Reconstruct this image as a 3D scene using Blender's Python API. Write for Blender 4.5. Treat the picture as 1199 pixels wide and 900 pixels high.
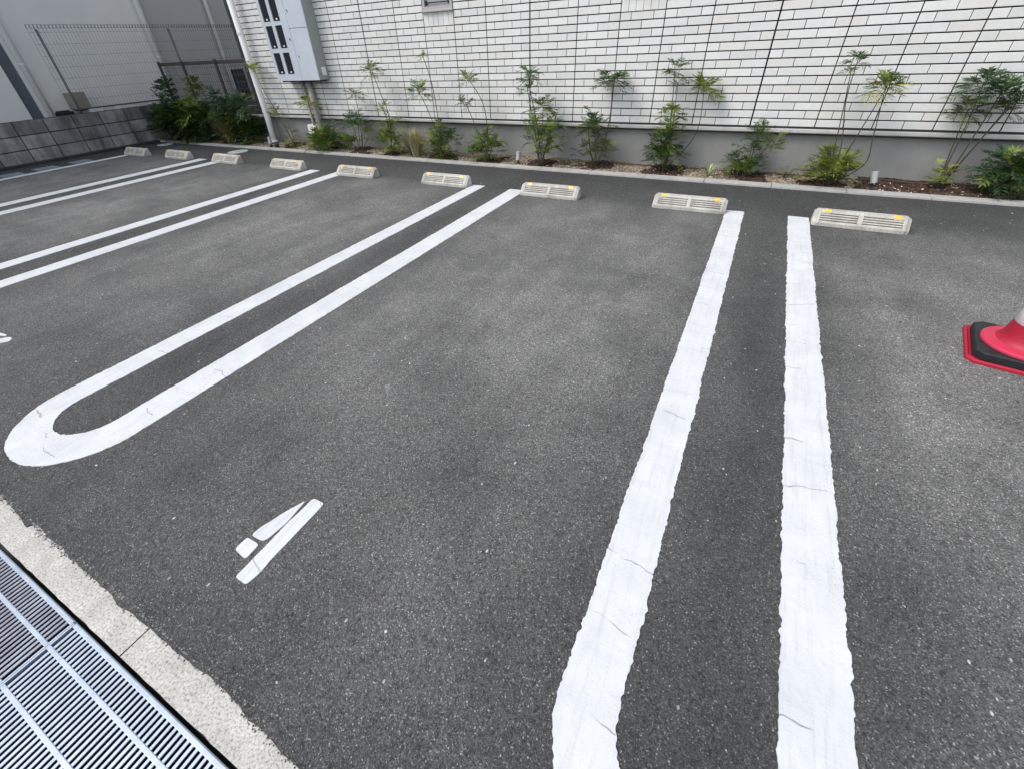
import bpy, math, random
from mathutils import Vector, Matrix, noise
R = math.radians
SC = bpy.context.scene
for o in list(bpy.data.objects):
    bpy.data.objects.remove(o)

# ---------------------------------------------------------------- camera
F, CX, CY, W_, H_ = 506.303, 584.642, 435.155, 1199.0, 900.0
PITCH, YAW, ROLL = 0.65168024, -0.51851349, -0.05506881
cam = bpy.data.cameras.new('camera'); camo = bpy.data.objects.new('camera', cam)
SC.collection.objects.link(camo); SC.camera = camo
cam.sensor_width = 36; cam.lens = F / W_ * 36
cam.shift_x = (W_ / 2 - CX) / W_; cam.shift_y = -(H_ / 2 - CY) / W_
cam.clip_start = 0.02; cam.clip_end = 1500
_f = Vector((math.sin(YAW) * math.cos(PITCH), math.cos(YAW) * math.cos(PITCH), -math.sin(PITCH)))
_r = Vector((math.cos(YAW), -math.sin(YAW), 0)); _u = _r.cross(_f)
_r2 = math.cos(ROLL) * _r + math.sin(ROLL) * _u; _u2 = -math.sin(ROLL) * _r + math.cos(ROLL) * _u
camo.matrix_world = Matrix(((_r2.x, _u2.x, -_f.x, 0), (_r2.y, _u2.y, -_f.y, 0), (_r2.z, _u2.z, -_f.z, 1.25), (0, 0, 0, 1)))

# ---------------------------------------------------------------- sky and (veiled) sun
SUN_EL, SUN_AZ = R(52), R(222)           # azimuth clockwise from +Y: light comes from the street side, left
wd = bpy.data.worlds.new('World'); SC.world = wd; wd.use_nodes = True
nt = wd.node_tree; bg = nt.nodes['Background']
sky = nt.nodes.new('ShaderNodeTexSky'); sky.sky_type = 'NISHITA'; sky.sun_disc = False
sky.sun_elevation = SUN_EL; sky.sun_rotation = SUN_AZ
sky.air_density = 1.0; sky.dust_density = 2.5; sky.ozone_density = 1.0
hs = nt.nodes.new('ShaderNodeHueSaturation'); hs.inputs['Saturation'].default_value = .42
nt.links.new(sky.outputs[0], hs.inputs['Color']); nt.links.new(hs.outputs[0], bg.inputs[0]); bg.inputs[1].default_value = 0.15
sl = bpy.data.lights.new('sun', 'SUN'); sl.energy = 1.0; sl.angle = R(24); sl.color = (1.0, 0.95, 0.89)
so = bpy.data.objects.new('sun', sl); SC.collection.objects.link(so)
sd = Vector((math.sin(SUN_AZ) * math.cos(SUN_EL), math.cos(SUN_AZ) * math.cos(SUN_EL), math.sin(SUN_EL)))
so.rotation_euler = sd.to_track_quat('Z', 'Y').to_euler()
so.location = sd * 30
vs = SC.view_settings; vs.view_transform = 'Standard'; vs.look = 'None'; vs.gamma = 1; vs.use_curve_mapping = False
vs.exposure = 0.67

# ---------------------------------------------------------------- materials
def new_mat(name, col=(.5, .5, .5), rough=.6, metal=0.0, spec=0.5):
    m = bpy.data.materials.new(name); m.use_nodes = True
    b = m.node_tree.nodes['Principled BSDF']
    b.inputs['Base Color'].default_value = (*col, 1); b.inputs['Roughness'].default_value = rough
    b.inputs['Metallic'].default_value = metal; b.inputs['Specular IOR Level'].default_value = spec
    return m

class N:
    """small node-building helper on a material"""
    def __init__(s, m): s.m = m; s.t = m.node_tree; s.b = s.t.nodes['Principled BSDF']; s._pos = None
    def node(s, typ, **k):
        n = s.t.nodes.new(typ)
        for a, v in k.items(): setattr(n, a, v)
        return n
    def put(s, sock, v):
        if hasattr(v, 'links') or isinstance(v, bpy.types.NodeSocket): s.t.links.new(v, sock)
        else: sock.default_value = v
    def pos(s):
        if s._pos is None: s._pos = s.node('ShaderNodeNewGeometry').outputs['Position']
        return s._pos
    def xyz(s):
        n = s.node('ShaderNodeSeparateXYZ'); s.put(n.inputs[0], s.pos()); return n.outputs
    def noise(s, scale, detail=3, rough=.5, vec=None, stretch=None, dist=0):
        n = s.node('ShaderNodeTexNoise'); v = vec or s.pos()
        if stretch:
            mp = s.node('ShaderNodeMapping'); mp.inputs['Scale'].default_value = stretch; s.put(mp.inputs[0], v); v = mp.outputs[0]
        s.put(n.inputs['Vector'], v); n.inputs['Scale'].default_value = scale; n.inputs['Detail'].default_value = detail
        n.inputs['Roughness'].default_value = rough; n.inputs['Distortion'].default_value = dist
        return n.outputs['Fac']
    def voro(s, scale, feature='F1', out='Color', rnd=1, vec=None):
        n = s.node('ShaderNodeTexVoronoi', feature=feature); s.put(n.inputs['Vector'], vec or s.pos())
        n.inputs['Scale'].default_value = scale; n.inputs['Randomness'].default_value = rnd
        return n.outputs[out]
    def math(s, op, a, b=0.0, c=0.0, clamp=False):
        n = s.node('ShaderNodeMath', operation=op, use_clamp=clamp)
        s.put(n.inputs[0], a); s.put(n.inputs[1], b); s.put(n.inputs[2], c); return n.outputs[0]
    def ramp(s, f, stops, interp='LINEAR'):
        n = s.node('ShaderNodeValToRGB'); n.color_ramp.interpolation = interp; s.put(n.inputs[0], f)
        e = n.color_ramp.elements
        while len(e) < len(stops): e.new(.5)
        for k, (p, c) in zip(e, stops):
            k.position = p; k.color = (c, c, c, 1) if isinstance(c, (int, float)) else (*c, 1)
        return n.outputs[0]
    def mix(s, f, a, b, mode='MIX'):
        n = s.node('ShaderNodeMix', data_type='RGBA', blend_type=mode)
        s.put(n.inputs[0], f)
        for i, v in ((6, a), (7, b)):
            if isinstance(v, tuple): v = (*v, 1)
            if isinstance(v, (int, float)): v = (v, v, v, 1)
            s.put(n.inputs[i], v)
        return n.outputs[2]
    def bump(s, h, strength=.3, dist=.005):
        n = s.node('ShaderNodeBump'); n.inputs['Strength'].default_value = strength; n.inputs['Distance'].default_value = dist
        s.put(n.inputs['Height'], h); s.t.links.new(n.outputs[0], s.b.inputs['Normal'])
    def color(s, c): s.put(s.b.inputs['Base Color'], c)
    def rough(s, c): s.put(s.b.inputs['Roughness'], c)

def band(n, v, lo, hi, soft):
    """1 between lo and hi with soft edges"""
    a = n.math('MULTIPLY_ADD', v, 1 / soft, -lo / soft + .5, clamp=True)
    b = n.math('MULTIPLY_ADD', v, -1 / soft, hi / soft + .5, clamp=True)
    return n.math('MULTIPLY', a, b)

def asphalt_mat():
    m = new_mat('asphalt', rough=.85); n = N(m)
    X, Y, Z = n.xyz()
    wob = n.noise(1.3, 4, .6)
    xw = n.math('ADD', X, n.math('MULTIPLY_ADD', wob, .5, -.25)); yw = n.math('ADD', Y, n.math('MULTIPLY_ADD', wob, .9, -.45))
    # tyre-worn, paler middle of the stalls
    worn = n.math('MAXIMUM', band(n, xw, -2.05, -.05, .7), n.math('MAXIMUM', band(n, xw, .55, 2.5, .6),
           n.math('MAXIMUM', band(n, xw, -4.5, -2.6, .7), n.math('MAXIMUM', band(n, xw, -7.0, -5.2, .7), band(n, xw, -9.3, -7.6, .6)))))
    fy = band(n, yw, 0.75, 4.15, 1.9)
    worn = n.math('MULTIPLY', worn, fy)
    blotch = n.ramp(n.noise(1.7, 6, .66), [(.33, 0.35), (.62, 1.0)])
    worn = n.math('MULTIPLY', worn, blotch)
    base = n.mix(worn, (.056, .0575, .0575), (.225, .226, .218))
    streak = n.ramp(n.noise(2.6, 5, .65, stretch=(1.6, .32, 1), dist=.5), [(.34, .87), (.66, 1.13)])
    base = n.mix(1.0, base, streak, 'MULTIPLY')
    dusty = n.ramp(n.noise(.9, 6, .7), [(.45, 0), (.8, 1)])
    base = n.mix(n.math('MULTIPLY', dusty, .45), base, (.17, .17, .165))
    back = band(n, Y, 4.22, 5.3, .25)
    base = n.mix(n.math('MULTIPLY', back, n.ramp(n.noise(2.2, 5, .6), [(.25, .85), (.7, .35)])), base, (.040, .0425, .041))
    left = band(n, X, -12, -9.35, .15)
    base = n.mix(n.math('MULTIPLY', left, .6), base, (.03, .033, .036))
    # aggregate: two sizes of stones, some pale, some dark
    v1 = n.node('ShaderNodeTexVoronoi'); n.put(v1.inputs['Vector'], n.pos()); v1.inputs['Scale'].default_value = 360
    sep = n.node('ShaderNodeSeparateColor'); n.put(sep.inputs[0], v1.outputs['Color'])
    tone = n.ramp(sep.outputs[0], [(0, .4), (.35, .75), (.7, 1.05), (.9, 1.35), (.97, 2.1), (1, 4.0)])
    v2 = n.node('ShaderNodeTexVoronoi'); n.put(v2.inputs['Vector'], n.pos()); v2.inputs['Scale'].default_value = 120
    sep2 = n.node('ShaderNodeSeparateColor'); n.put(sep2.inputs[0], v2.outputs['Color'])
    big = n.math('MULTIPLY', n.ramp(sep2.outputs[1], [(.945, 0), (.952, 1)]), n.ramp(v2.outputs['Distance'], [(.22, 1), (.30, 0)]))
    col = n.mix(1.0, base, tone, 'MULTIPLY')
    col = n.mix(n.math('MULTIPLY', big, .75), col, n.mix(sep2.outputs[2], (.20, .20, .18), (.62, .61, .57)))
    pores = n.ramp(n.noise(95, 3, .7), [(.36, .4), (.48, 1)])
    col = n.mix(.85, col, pores, 'MULTIPLY')
    v3 = n.node('ShaderNodeTexVoronoi'); mp3 = n.node('ShaderNodeMapping'); mp3.inputs['Scale'].default_value = (1, .55, 1); mp3.inputs['Rotation'].default_value = (0, 0, .7); n.put(mp3.inputs[0], n.pos()); n.put(v3.inputs['Vector'], mp3.outputs[0]); v3.inputs['Scale'].default_value = 60
    s3 = n.node('ShaderNodeSeparateColor'); n.put(s3.inputs[0], v3.outputs['Color'])
    chip = n.math('MULTIPLY', n.ramp(s3.outputs[0], [(.975, 0), (.98, 1)]), n.ramp(v3.outputs['Distance'], [(.16, 1), (.22, 0)]))
    col = n.mix(chip, col, n.mix(s3.outputs[1], (.30, .30, .27), (.66, .66, .62)))
    pit = n.math('MULTIPLY', n.ramp(n.noise(30, 4, .75), [(.30, 1), (.38, 0)]), .6)
    col = n.mix(pit, col, (.02, .02, .02))
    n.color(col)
    h = n.math('ADD', n.math('MULTIPLY', n.ramp(v1.outputs['Distance'], [(0, 1), (.6, 0)]), sep.outputs[1]), n.math('MULTIPLY', n.noise(60, 4, .7), 1.6))
    n.bump(h, .75, .004)
    n.rough(n.ramp(sep.outputs[2], [(0, .95), (.8, .75), (1, .38)]))
    return m

def paint_mat():
    m = new_mat('road_paint', rough=.55); n = N(m)
    a = n.noise(6, 6, .65); fine = n.noise(140, 3, .6)
    base = n.ramp(a, [(.3, (.58, .605, .63)), (.62, (.68, .70, .715))])
    # tyre scuffs: thin streaks lying roughly across and along the lines
    st = n.ramp(n.noise(3.2, 5, .7, stretch=(16, .9, 1), dist=.4), [(.5, 0), (.72, .6)])
    st2 = n.ramp(n.noise(2.2, 5, .7, stretch=(1.2, 9, 1), dist=.8), [(.54, 0), (.78, .5)])
    base = n.mix(st, base, (.47, .48, .50)); base = n.mix(st2, base, (.48, .49, .52))
    X, Y, Z = n.xyz()
    t = n.math('ADD', n.math('MULTIPLY_ADD', Y, 4.2, n.math('MULTIPLY', n.noise(1.1, 1), 2.2)), n.math('MULTIPLY', n.noise(9, 3, .5), .28))
    dl = n.math('ABSOLUTE', n.math('SUBTRACT', n.math('FRACT', t), .5))
    crack = n.math('MULTIPLY', n.ramp(dl, [(0, 1), (.004, .9), (.010, 0)]), n.ramp(n.noise(8.5, 2), [(.52, 0), (.58, .7)]))
    base = n.mix(crack, base, (.16, .16, .17))
    chips = n.math('MULTIPLY', n.ramp(n.noise(170, 2, .5), [(.66, 0), (.7, 1)]), n.ramp(n.noise(2.4, 3), [(.5, 0), (.68, .9)]))
    base = n.mix(chips, base, (.12, .12, .12))
    n.color(base); n.bump(n.math('ADD', fine, n.math('MULTIPLY', n.noise(45, 3), 1.5)), .35, .003)
    return m

def concrete_mat(name, c1, c2, sc=8, speck=0.25, bump=.4, stain=None):
    m = new_mat(name, rough=.85); n = N(m)
    a = n.noise(sc, 6, .65); b = n.noise(150, 3, .7)
    col = n.ramp(a, [(.3, c1), (.7, c2)])
    col = n.mix(speck, col, n.ramp(b, [(.3, .25), (.5, 1), (.72, 1.3)]), 'MULTIPLY')
    if stain:
        s_ = n.ramp(n.noise(2.4, 6, .7, stretch=(1.6, 1.6, .35)), [(.42, 0), (.68, 1)])
        col = n.mix(n.math('MULTIPLY', s_, .85), col, stain)
    n.color(col); n.bump(n.math('ADD', b, a), bump, .003)
    return m

def stucco_mat(name, col, dirt=.25):
    m = new_mat(name, col, .9); n = N(m)
    f = n.noise(220, 3, .6); a = n.noise(1.4, 5, .6, stretch=(1, 1, .5))
    c = n.mix(n.math('MULTIPLY', n.ramp(a, [(.35, 0), (.75, 1)]), dirt), col, tuple(k * .7 for k in col))
    n.color(n.mix(.25, c, n.ramp(f, [(.3, .6), (.6, 1.1)]), 'MULTIPLY')); n.bump(f, .35, .002)
    return m

def attr_mat(name, rough=.6, spec=.4, noise_sc=40, amt=.2, bump=.1, transl=0):
    """base colour from the mesh's own colour attribute, broken up a little"""
    m = new_mat(name, rough=rough, spec=spec); n = N(m)
    at = n.node('ShaderNodeAttribute', attribute_name='tint')
    f = n.noise(noise_sc, 4, .6)
    n.color(n.mix(amt, at.outputs['Color'], n.ramp(f, [(.3, .55), (.65, 1.2)]), 'MULTIPLY'))
    if bump: n.bump(f, bump, .002)
    if transl:
        out = m.node_tree.nodes['Material Output']; tr = n.node('ShaderNodeBsdfTranslucent'); mx = n.node('ShaderNodeMixShader')
        n.put(tr.inputs[0], at.outputs['Color']); mx.inputs[0].default_value = transl
        n.t.links.new(n.b.outputs[0], mx.inputs[1]); n.t.links.new(tr.outputs[0], mx.inputs[2]); n.t.links.new(mx.outputs[0], out.inputs[0])
    return m

def worn_metal(name, c1, c2, rough=.45, metal=.6, sc=9):
    m = new_mat(name, c1, rough, metal); n = N(m); a = n.noise(sc, 5, .65)
    n.color(n.ramp(a, [(.3, c1), (.7, c2)])); n.bump(n.noise(120, 2), .12, .001); return m

M = dict(
    asphalt=asphalt_mat(), paint=paint_mat(),
    edging=concrete_mat('edging_concrete', (.43, .42, .39), (.60, .59, .55), 16, .8, .7),
    kerb=concrete_mat('kerb_concrete', (.34, .34, .33), (.48, .48, .46), 9, .4, .4),
    foundation=concrete_mat('foundation_render', (.24, .243, .238), (.30, .303, .297), 3, .22, .2),
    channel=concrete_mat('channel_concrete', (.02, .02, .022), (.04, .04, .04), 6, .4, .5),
    block=concrete_mat('block_concrete', (.20, .205, .21), (.34, .345, .35), 4, .35, .5, stain=(.06, .062, .07)),
    block_lit_gap=concrete_mat('lit_gap_pale', (.50, .50, .48), (.62, .62, .60), 8, .2, .2),
    soil=attr_mat('bed_soil', .95, .2, 90, .8, .9),
    chips=attr_mat('bark_and_gravel', .9, .3, 80, .4, .4),
    tile=attr_mat('glazed_wall_tile', .42, .5, 26, .10, .06),
    trim_dark=new_mat('trim_shadow_gap', (.03, .03, .03), .8),
    joint=new_mat('tile_joint', (.004, .004, .005), .95, spec=.1),
    trim=worn_metal('drip_trim', (.40, .40, .39), (.50, .50, .48), .5, .0),
    stop=concrete_mat('wheel_stop_concrete', (.45, .44, .40), (.64, .63, .58), 10, .5, .5, stain=(.27, .26, .23)),
    amber=new_mat('amber_reflector', (.86, .50, .06), .25),
    dark=new_mat('dark_slot', (.02, .02, .02), .9),
    pink=worn_metal('cone_flange_plastic', (.50, .022, .065), (.56, .035, .085), .5, 0, 5),
    red=worn_metal('cone_red_plastic', (.33, .006, .026), (.40, .010, .04), .55, 0, 5),
    rubber=worn_metal('black_rubber', (.007, .009, .011), (.016, .018, .022), .55, 0, 20),
    reflective=new_mat('reflective_band', (.80, .78, .82), .35),
    steel=worn_metal('galvanised_steel', (.36, .42, .51), (.49, .56, .66), .38, .35, 22),
    steel_edge=worn_metal('dull_steel', (.10, .13, .15), (.16, .20, .22), .5, .5, 22),
    cabinet=worn_metal('cabinet_paint', (.50, .56, .62), (.56, .62, .68), .42, 0, 3),
    cabinet_shaded=new_mat('cabinet_paint_shaded', (.34, .36, .345), .5),  # cabinet paint darkened, the shade of its sides put into the colour
    glass=new_mat('dark_glass', (.012, .012, .016), .12),
    white=worn_metal('white_plastic', (.80, .81, .81), (.86, .87, .87), .45, 0, 6),
    alu=new_mat('window_aluminium', (.45, .43, .43), .4, .2),
    frost=new_mat('frosted_glass', (.35, .36, .38), .35),
    plaster=stucco_mat('grey_plaster', (.82, .82, .80)),
    plaster_dark=stucco_mat('shaded_plaster', (.50, .50, .49)),  # darker copy of the wall plaster with shade put into its colour
    slate=new_mat('dark_blue_grey', (.09, .115, .14), .6),
    pipe=worn_metal('pale_pipe', (.84, .86, .88), (.90, .91, .92), .5, 0, 5),
    fence=new_mat('grey_mesh_wire', (.16, .17, .17), .5, .3),
    fence_dark=new_mat('dark_bronze_metal', (.075, .073, .072), .5, .3),
    beige=new_mat('beige_box', (.26, .25, .19), .6),
    stem=new_mat('plant_stem', (.065, .058, .038), .8),
    leaf=attr_mat('leaf', .5, .4, 30, .25, 0, .18),
    spot=new_mat('spot_grey', (.46, .47, .48), .4, .3),
    bulb=new_mat('spot_lens', (.6, .6, .58), .15),
    lid=worn_metal('inspection_lid', (.42, .44, .45), (.52, .54, .54), .6, 0, 14),
    lid_blue=worn_metal('drain_lid_metal', (.20, .24, .27), (.28, .32, .36), .5, .2, 14),
    tape=worn_metal('pipe_wrap', (.30, .29, .25), (.40, .39, .34), .7, 0, 30),
    ground=concrete_mat('far_ground', (.10, .10, .09), (.16, .155, .14), .5, .3, .3),
)

bt = concrete_mat('tinted_block', (.20, .20, .195), (.38, .38, .37), 4, .35, .5, stain=(.05, .05, .05)); M['block_tinted'] = bt
_n = N(bt); _old = _n.b.inputs['Base Color'].links[0].from_socket; _at = _n.node('ShaderNodeAttribute', attribute_name='tint')
_n.color(_n.mix(1.0, _old, _at.outputs['Color'], 'MULTIPLY'))

# ---------------------------------------------------------------- mesh helpers
class MB:
    def __init__(s): s.v = []; s.f = []; s.c = []; s.mi = []
    def quad(s, pts, col=None, mi=0):
        i = len(s.v); s.v += [tuple(p) for p in pts]; s.f.append(tuple(range(i, i + len(pts)))); s.c.append(col); s.mi.append(mi)
    def box(s, x0, x1, y0, y1, z0, z1, col=None, mi=0):
        i = len(s.v)
        s.v += [(x, y, z) for z in (z0, z1) for y in (y0, y1) for x in (x0, x1)]
        for f in ((0, 2, 3, 1), (4, 5, 7, 6), (0, 1, 5, 4), (2, 6, 7, 3), (0, 4, 6, 2), (1, 3, 7, 5)):
            s.f.append(tuple(i + k for k in f)); s.c.append(col); s.mi.append(mi)
    def prism(s, prof, a, b, axis='x', col=None, mi=0):
        """profile extruded from a to b; axis x: profile is (y,z); axis y: (x,z); axis z: (x,y)"""
        mk = {'x': lambda t, p: (t, p[0], p[1]), 'y': lambda t, p: (p[0], t, p[1]), 'z': lambda t, p: (p[0], p[1], t)}[axis]
        n = len(prof); i = len(s.v)
        s.v += [mk(a, p) for p in prof] + [mk(b, p) for p in prof]
        fs = [tuple(range(i, i + n))[::-1], tuple(range(i + n, i + 2 * n))] + [(i + k, i + (k + 1) % n, i + n + (k + 1) % n, i + n + k) for k in range(n)]
        for f in fs: s.f.append(f); s.c.append(col); s.mi.append(mi)
    def tube(s, pts, r, seg=8, col=None, cap=True, mi=0):
        pts = [Vector(p) for p in pts]; n = len(pts)
        rs = r if isinstance(r, (list, tuple)) else [r] * n
        i0 = len(s.v); up = Vector((0, 0, 1))
        for k, p in enumerate(pts):
            d = (pts[min(k + 1, n - 1)] - pts[max(k - 1, 0)]).normalized()
            a = d.cross(up) if abs(d.dot(up)) < .95 else d.cross(Vector((1, 0, 0)))
            a.normalize(); b = d.cross(a)
            for q in range(seg):
                t = 2 * math.pi * q / seg
                s.v.append(tuple(p + (a * math.cos(t) + b * math.sin(t)) * rs[k]))
        for k in range(n - 1):
            for q in range(seg):
                A = i0 + k * seg + q; B = i0 + k * seg + (q + 1) % seg
                s.f.append((A, B, B + seg, A + seg)); s.c.append(col); s.mi.append(mi)
        if cap:
            s.f.append(tuple(i0 + q for q in range(seg))[::-1]); s.c.append(col); s.mi.append(mi)
            s.f.append(tuple(i0 + (n - 1) * seg + q for q in range(seg))); s.c.append(col); s.mi.append(mi)
    def lathe(s, prof, cx=0, cy=0, seg=32, col=None, mi=0):
        i0 = len(s.v)
        for r, z in prof:
            for q in range(seg):
                t = 2 * math.pi * q / seg; s.v.append((cx + r * math.cos(t), cy + r * math.sin(t), z))
        for k in range(len(prof) - 1):
            for q in range(seg):
                A = i0 + k * seg + q; B = i0 + k * seg + (q + 1) % seg
                s.f.append((A, B, B + seg, A + seg)); s.c.append(col); s.mi.append(mi)
    def build(s, name, mat, parent=None, smooth=False, bevel=0, loc=None):
        me = bpy.data.meshes.new(name); me.from_pydata(s.v, [], s.f)
        for m in (mat if isinstance(mat, (list, tuple)) else [mat]): me.materials.append(m)
        if any(s.mi): me.polygons.foreach_set('material_index', s.mi)
        if any(c is not None for c in s.c):
            at = me.color_attributes.new('tint', 'FLOAT_COLOR', 'CORNER'); buf = []
            for p, c in zip(me.polygons, s.c): buf += [*(c or (.5, .5, .5)), 1.0] * p.loop_total
            at.data.foreach_set('color', buf)
        me.update()
        o = bpy.data.objects.new(name, me); SC.collection.objects.link(o)
        if smooth: me.polygons.foreach_set('use_smooth', [True] * len(me.polygons))
        if bevel:
            b = o.modifiers.new('bevel', 'BEVEL'); b.width = bevel; b.segments = 2; b.limit_method = 'ANGLE'; b.angle_limit = R(35)
        if loc: o.location = loc
        if parent: o.parent = parent
        return o

def tag(o, label, cat, group=None):
    o['label'] = label; o['category'] = cat
    if group: o['group'] = group
    return o
def thing(name, label, cat, loc=(0, 0, 0), rz=0, group=None):
    o = bpy.data.objects.new(name, None); SC.collection.objects.link(o); o.empty_display_size = .1
    o.location = loc; o.rotation_euler = (0, 0, rz)
    return tag(o, label, cat, group)
def struct(o, kind='structure'):
    o['kind'] = kind; return o
def dup(root, loc, rz, label):
    r = root.copy(); SC.collection.objects.link(r); r.location = loc; r.rotation_euler = (0, 0, rz); r['label'] = label
    for ch in list(root.children):
        c = ch.copy(); SC.collection.objects.link(c); c.parent = r
        for g in ch.children:
            d = g.copy(); SC.collection.objects.link(d); d.parent = c
    return r

# ================================================================ GROUND
EDGE = [(-2.691, 0.003), (-2.343, -0.004), (-2.141, -0.007), (-1.961, -0.016), (-1.879, -0.024), (-1.89, -0.004), (-1.834, -0.006), (-1.652, -0.009), (-1.461, -0.015), (-1.376, -0.015), (-1.35, -0.014), (-1.294, -0.023), (-1.264, -0.022), (-1.213, -0.017), (-1.146, -0.016), (-1.046, -0.017), (-0.943, -0.016), (-0.889, -0.014), (-0.83, -0.012), (-0.763, -0.018), (-0.721, -0.026), (-0.7, -0.024), (-0.626, -0.026), (-0.587, -0.031), (-0.545, -0.029), (-0.521, -0.036)]
rnd = random.Random(5)
m = MB(); m.quad([(-400, -400, -.5), (400, -400, -.5), (400, 400, -.5), (-400, 400, -.5)])
struct(m.build('ground', M['ground']))
# the lot: one asphalt slab with a ragged front edge lapping over the edging stones
def ragged(x0, x1, step=.012):
    pts = []; x = x0
    ed = [(-40, .0)] + EDGE + [(40, -.03)]
    while x < x1:
        for (a, ya), (b, yb) in zip(ed, ed[1:]):
            if min(a, b) <= x <= max(a, b) and a != b:
                y = ya + (yb - ya) * (x - a) / (b - a); break
        y += .005 * noise.noise(Vector((x * 14, 0, 3))) + .0022 * noise.noise(Vector((x * 70, 2, 3)))
        pts.append((x, y)); x += step
    return pts
front = [(-10.05, .0)] + ragged(-5, 1.2) + [(30, -.02)]
m = MB(); i0 = 0
for a, b in zip(front, front[1:]):
    m.quad([(a[0], a[1], .004), (b[0], b[1], .004), (b[0], 5.10, .004), (a[0], 5.10, .004)])
    m.quad([(a[0], a[1], -.004), (b[0], b[1], -.004), (b[0], b[1], .004), (a[0], a[1], .004)])
struct(m.build('parking_lot', M['asphalt']))
# crumbled asphalt grains lying along the ragged edge
m = MB()
for k in range(1500):
    x = rnd.uniform(-2.6, -.35); s_ = rnd.uniform(.0014, .0036)
    y = -.009 + rnd.gauss(0, .006) - (.014 if x > -.75 else 0)
    c = rnd.choice([.09, .13, .2, .3, .4]); z = .004 if y > -.008 else .001
    a = rnd.uniform(0, 3); ca, sa = math.cos(a) * s_, math.sin(a) * s_
    i = len(m.v)
    m.v += [(x + ca, y + sa, z), (x - sa, y + ca, z), (x - ca, y - sa, z), (x + sa, y - ca, z), (x, y, z + s_ * rnd.uniform(.6, 1.3))]
    for f in ((0, 1, 4), (1, 2, 4), (2, 3, 4), (3, 0, 4)): m.f.append(tuple(i + q for q in f)); m.c.append((c, c, c * .97)); m.mi.append(0)
struct(m.build('asphalt_crumbs', M['chips']), 'stuff')
# street-side edging stones (flush kerb) with joints
m = MB(); x = -8.35
while x < 6:
    x1 = x + 1.2 - .004
    y0, y1 = -.094, .03
    n_ = 40
    for k in range(n_):
        a = x + (x1 - x) * k / n_; b = x + (x1 - x) * (k + 1) / n_
        e = lambda t: y0 + .0022 * noise.noise(Vector((t * 22, 7, 0))) + .0015 * noise.noise(Vector((t * 70, 7, 0)))
        m.quad([(a, e(a), 0), (b, e(b), 0), (b, y1, 0), (a, y1, 0)])
        m.quad([(a, e(a), -.12), (b, e(b), -.12), (b, e(b), 0), (a, e(a), 0)])
    x += 1.2
struct(m.build('edging_kerb', M['edging']))
# drainage channel and the street beyond it
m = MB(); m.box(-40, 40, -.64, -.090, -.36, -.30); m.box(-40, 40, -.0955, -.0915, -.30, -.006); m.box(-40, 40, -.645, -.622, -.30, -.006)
struct(m.build('drain_channel', M['channel']))  # concrete coloured near black, the shade under the grates painted in
m = MB(); m.box(-40, 40, -.76, -.645, -.3, 0)
struct(m.build('street_kerb', M['edging']))
m = MB(); m.quad([(-60, -30, .002), (60, -30, .002), (60, -.76, .002), (-60, -.76, .002)])
struct(m.build('street', M['asphalt']))
m = MB(); m.quad([(-40, 5.2, -.02), (40, 5.2, -.02), (40, 40, -.02), (-40, 40, -.02)]); m.quad([(-40, -.76, -.021), (-10.0, -.76, -.021), (-10.0, 40, -.021), (-40, 40, -.021)])
struct(m.build('yard_ground', M['ground']))

# ---------------------------------------------------------------- grating panels
def grate(x0, label, worn):
    g = thing('drain_grate', label, 'drain grate', (x0, 0, 0), 0, 'steel gratings over the roadside channel')
    L = .999; y0, y1 = -.1035, -.6135; m = MB()
    for ya in (y0 - .005, y1):                                    # outer edge bars
        m = MB(); m.box(.002, L, ya, ya + .005, -.030, -.001); m.build('edge_bar', M['steel_edge'], g)
    for y in (-.1105, -.172, -.272, -.372, -.472, -.572, -.604):
        m = MB(); m.box(.0065, L - .0055, y - .0055, y + .0055, -.008, 0); m.build('cross_bar', M['steel'], g, bevel=.0015)
    for xa in (.001, L - .005):
        m = MB(); m.box(xa, xa + .005, y1 + .0055, y0 - .0055, -.030, -.0005); m.build('end_bar', M['steel'], g)
    nb = 59; pt = (L - .0115) / (nb + 1); m = MB(); x = .006 + pt
    r_ = random.Random(int(x0 * 100))
    for _ in range(nb):
        w_ = .0043 * r_.uniform(.92, 1.06)
        m.box(x - w_, x + w_, y1 + .006, y0 - .006, -.0045, -.0012); x += pt
    m.build('bearing_bars', worn, g, bevel=.001)
    m = MB(); x = .006 + pt
    for _ in range(nb):
        m.box(x - .0017, x + .0017, y1 + .006, y0 - .006, -.038, -.0046); x += pt
    m.build('bar_webs', M['dark'], g)  # webs coloured near black, painting in the shade between the bars
    return g
steel_worn = worn_metal('scuffed_steel', (.20, .195, .24), (.40, .45, .52), .42, .35, 7)
grate(-1.363, 'clean steel drain grate panel in the bottom left corner beside the pale kerb', M['steel'])
grate(-2.363, 'scuffed steel drain grate panel at the left edge above the cleaner panel', steel_worn)

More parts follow.
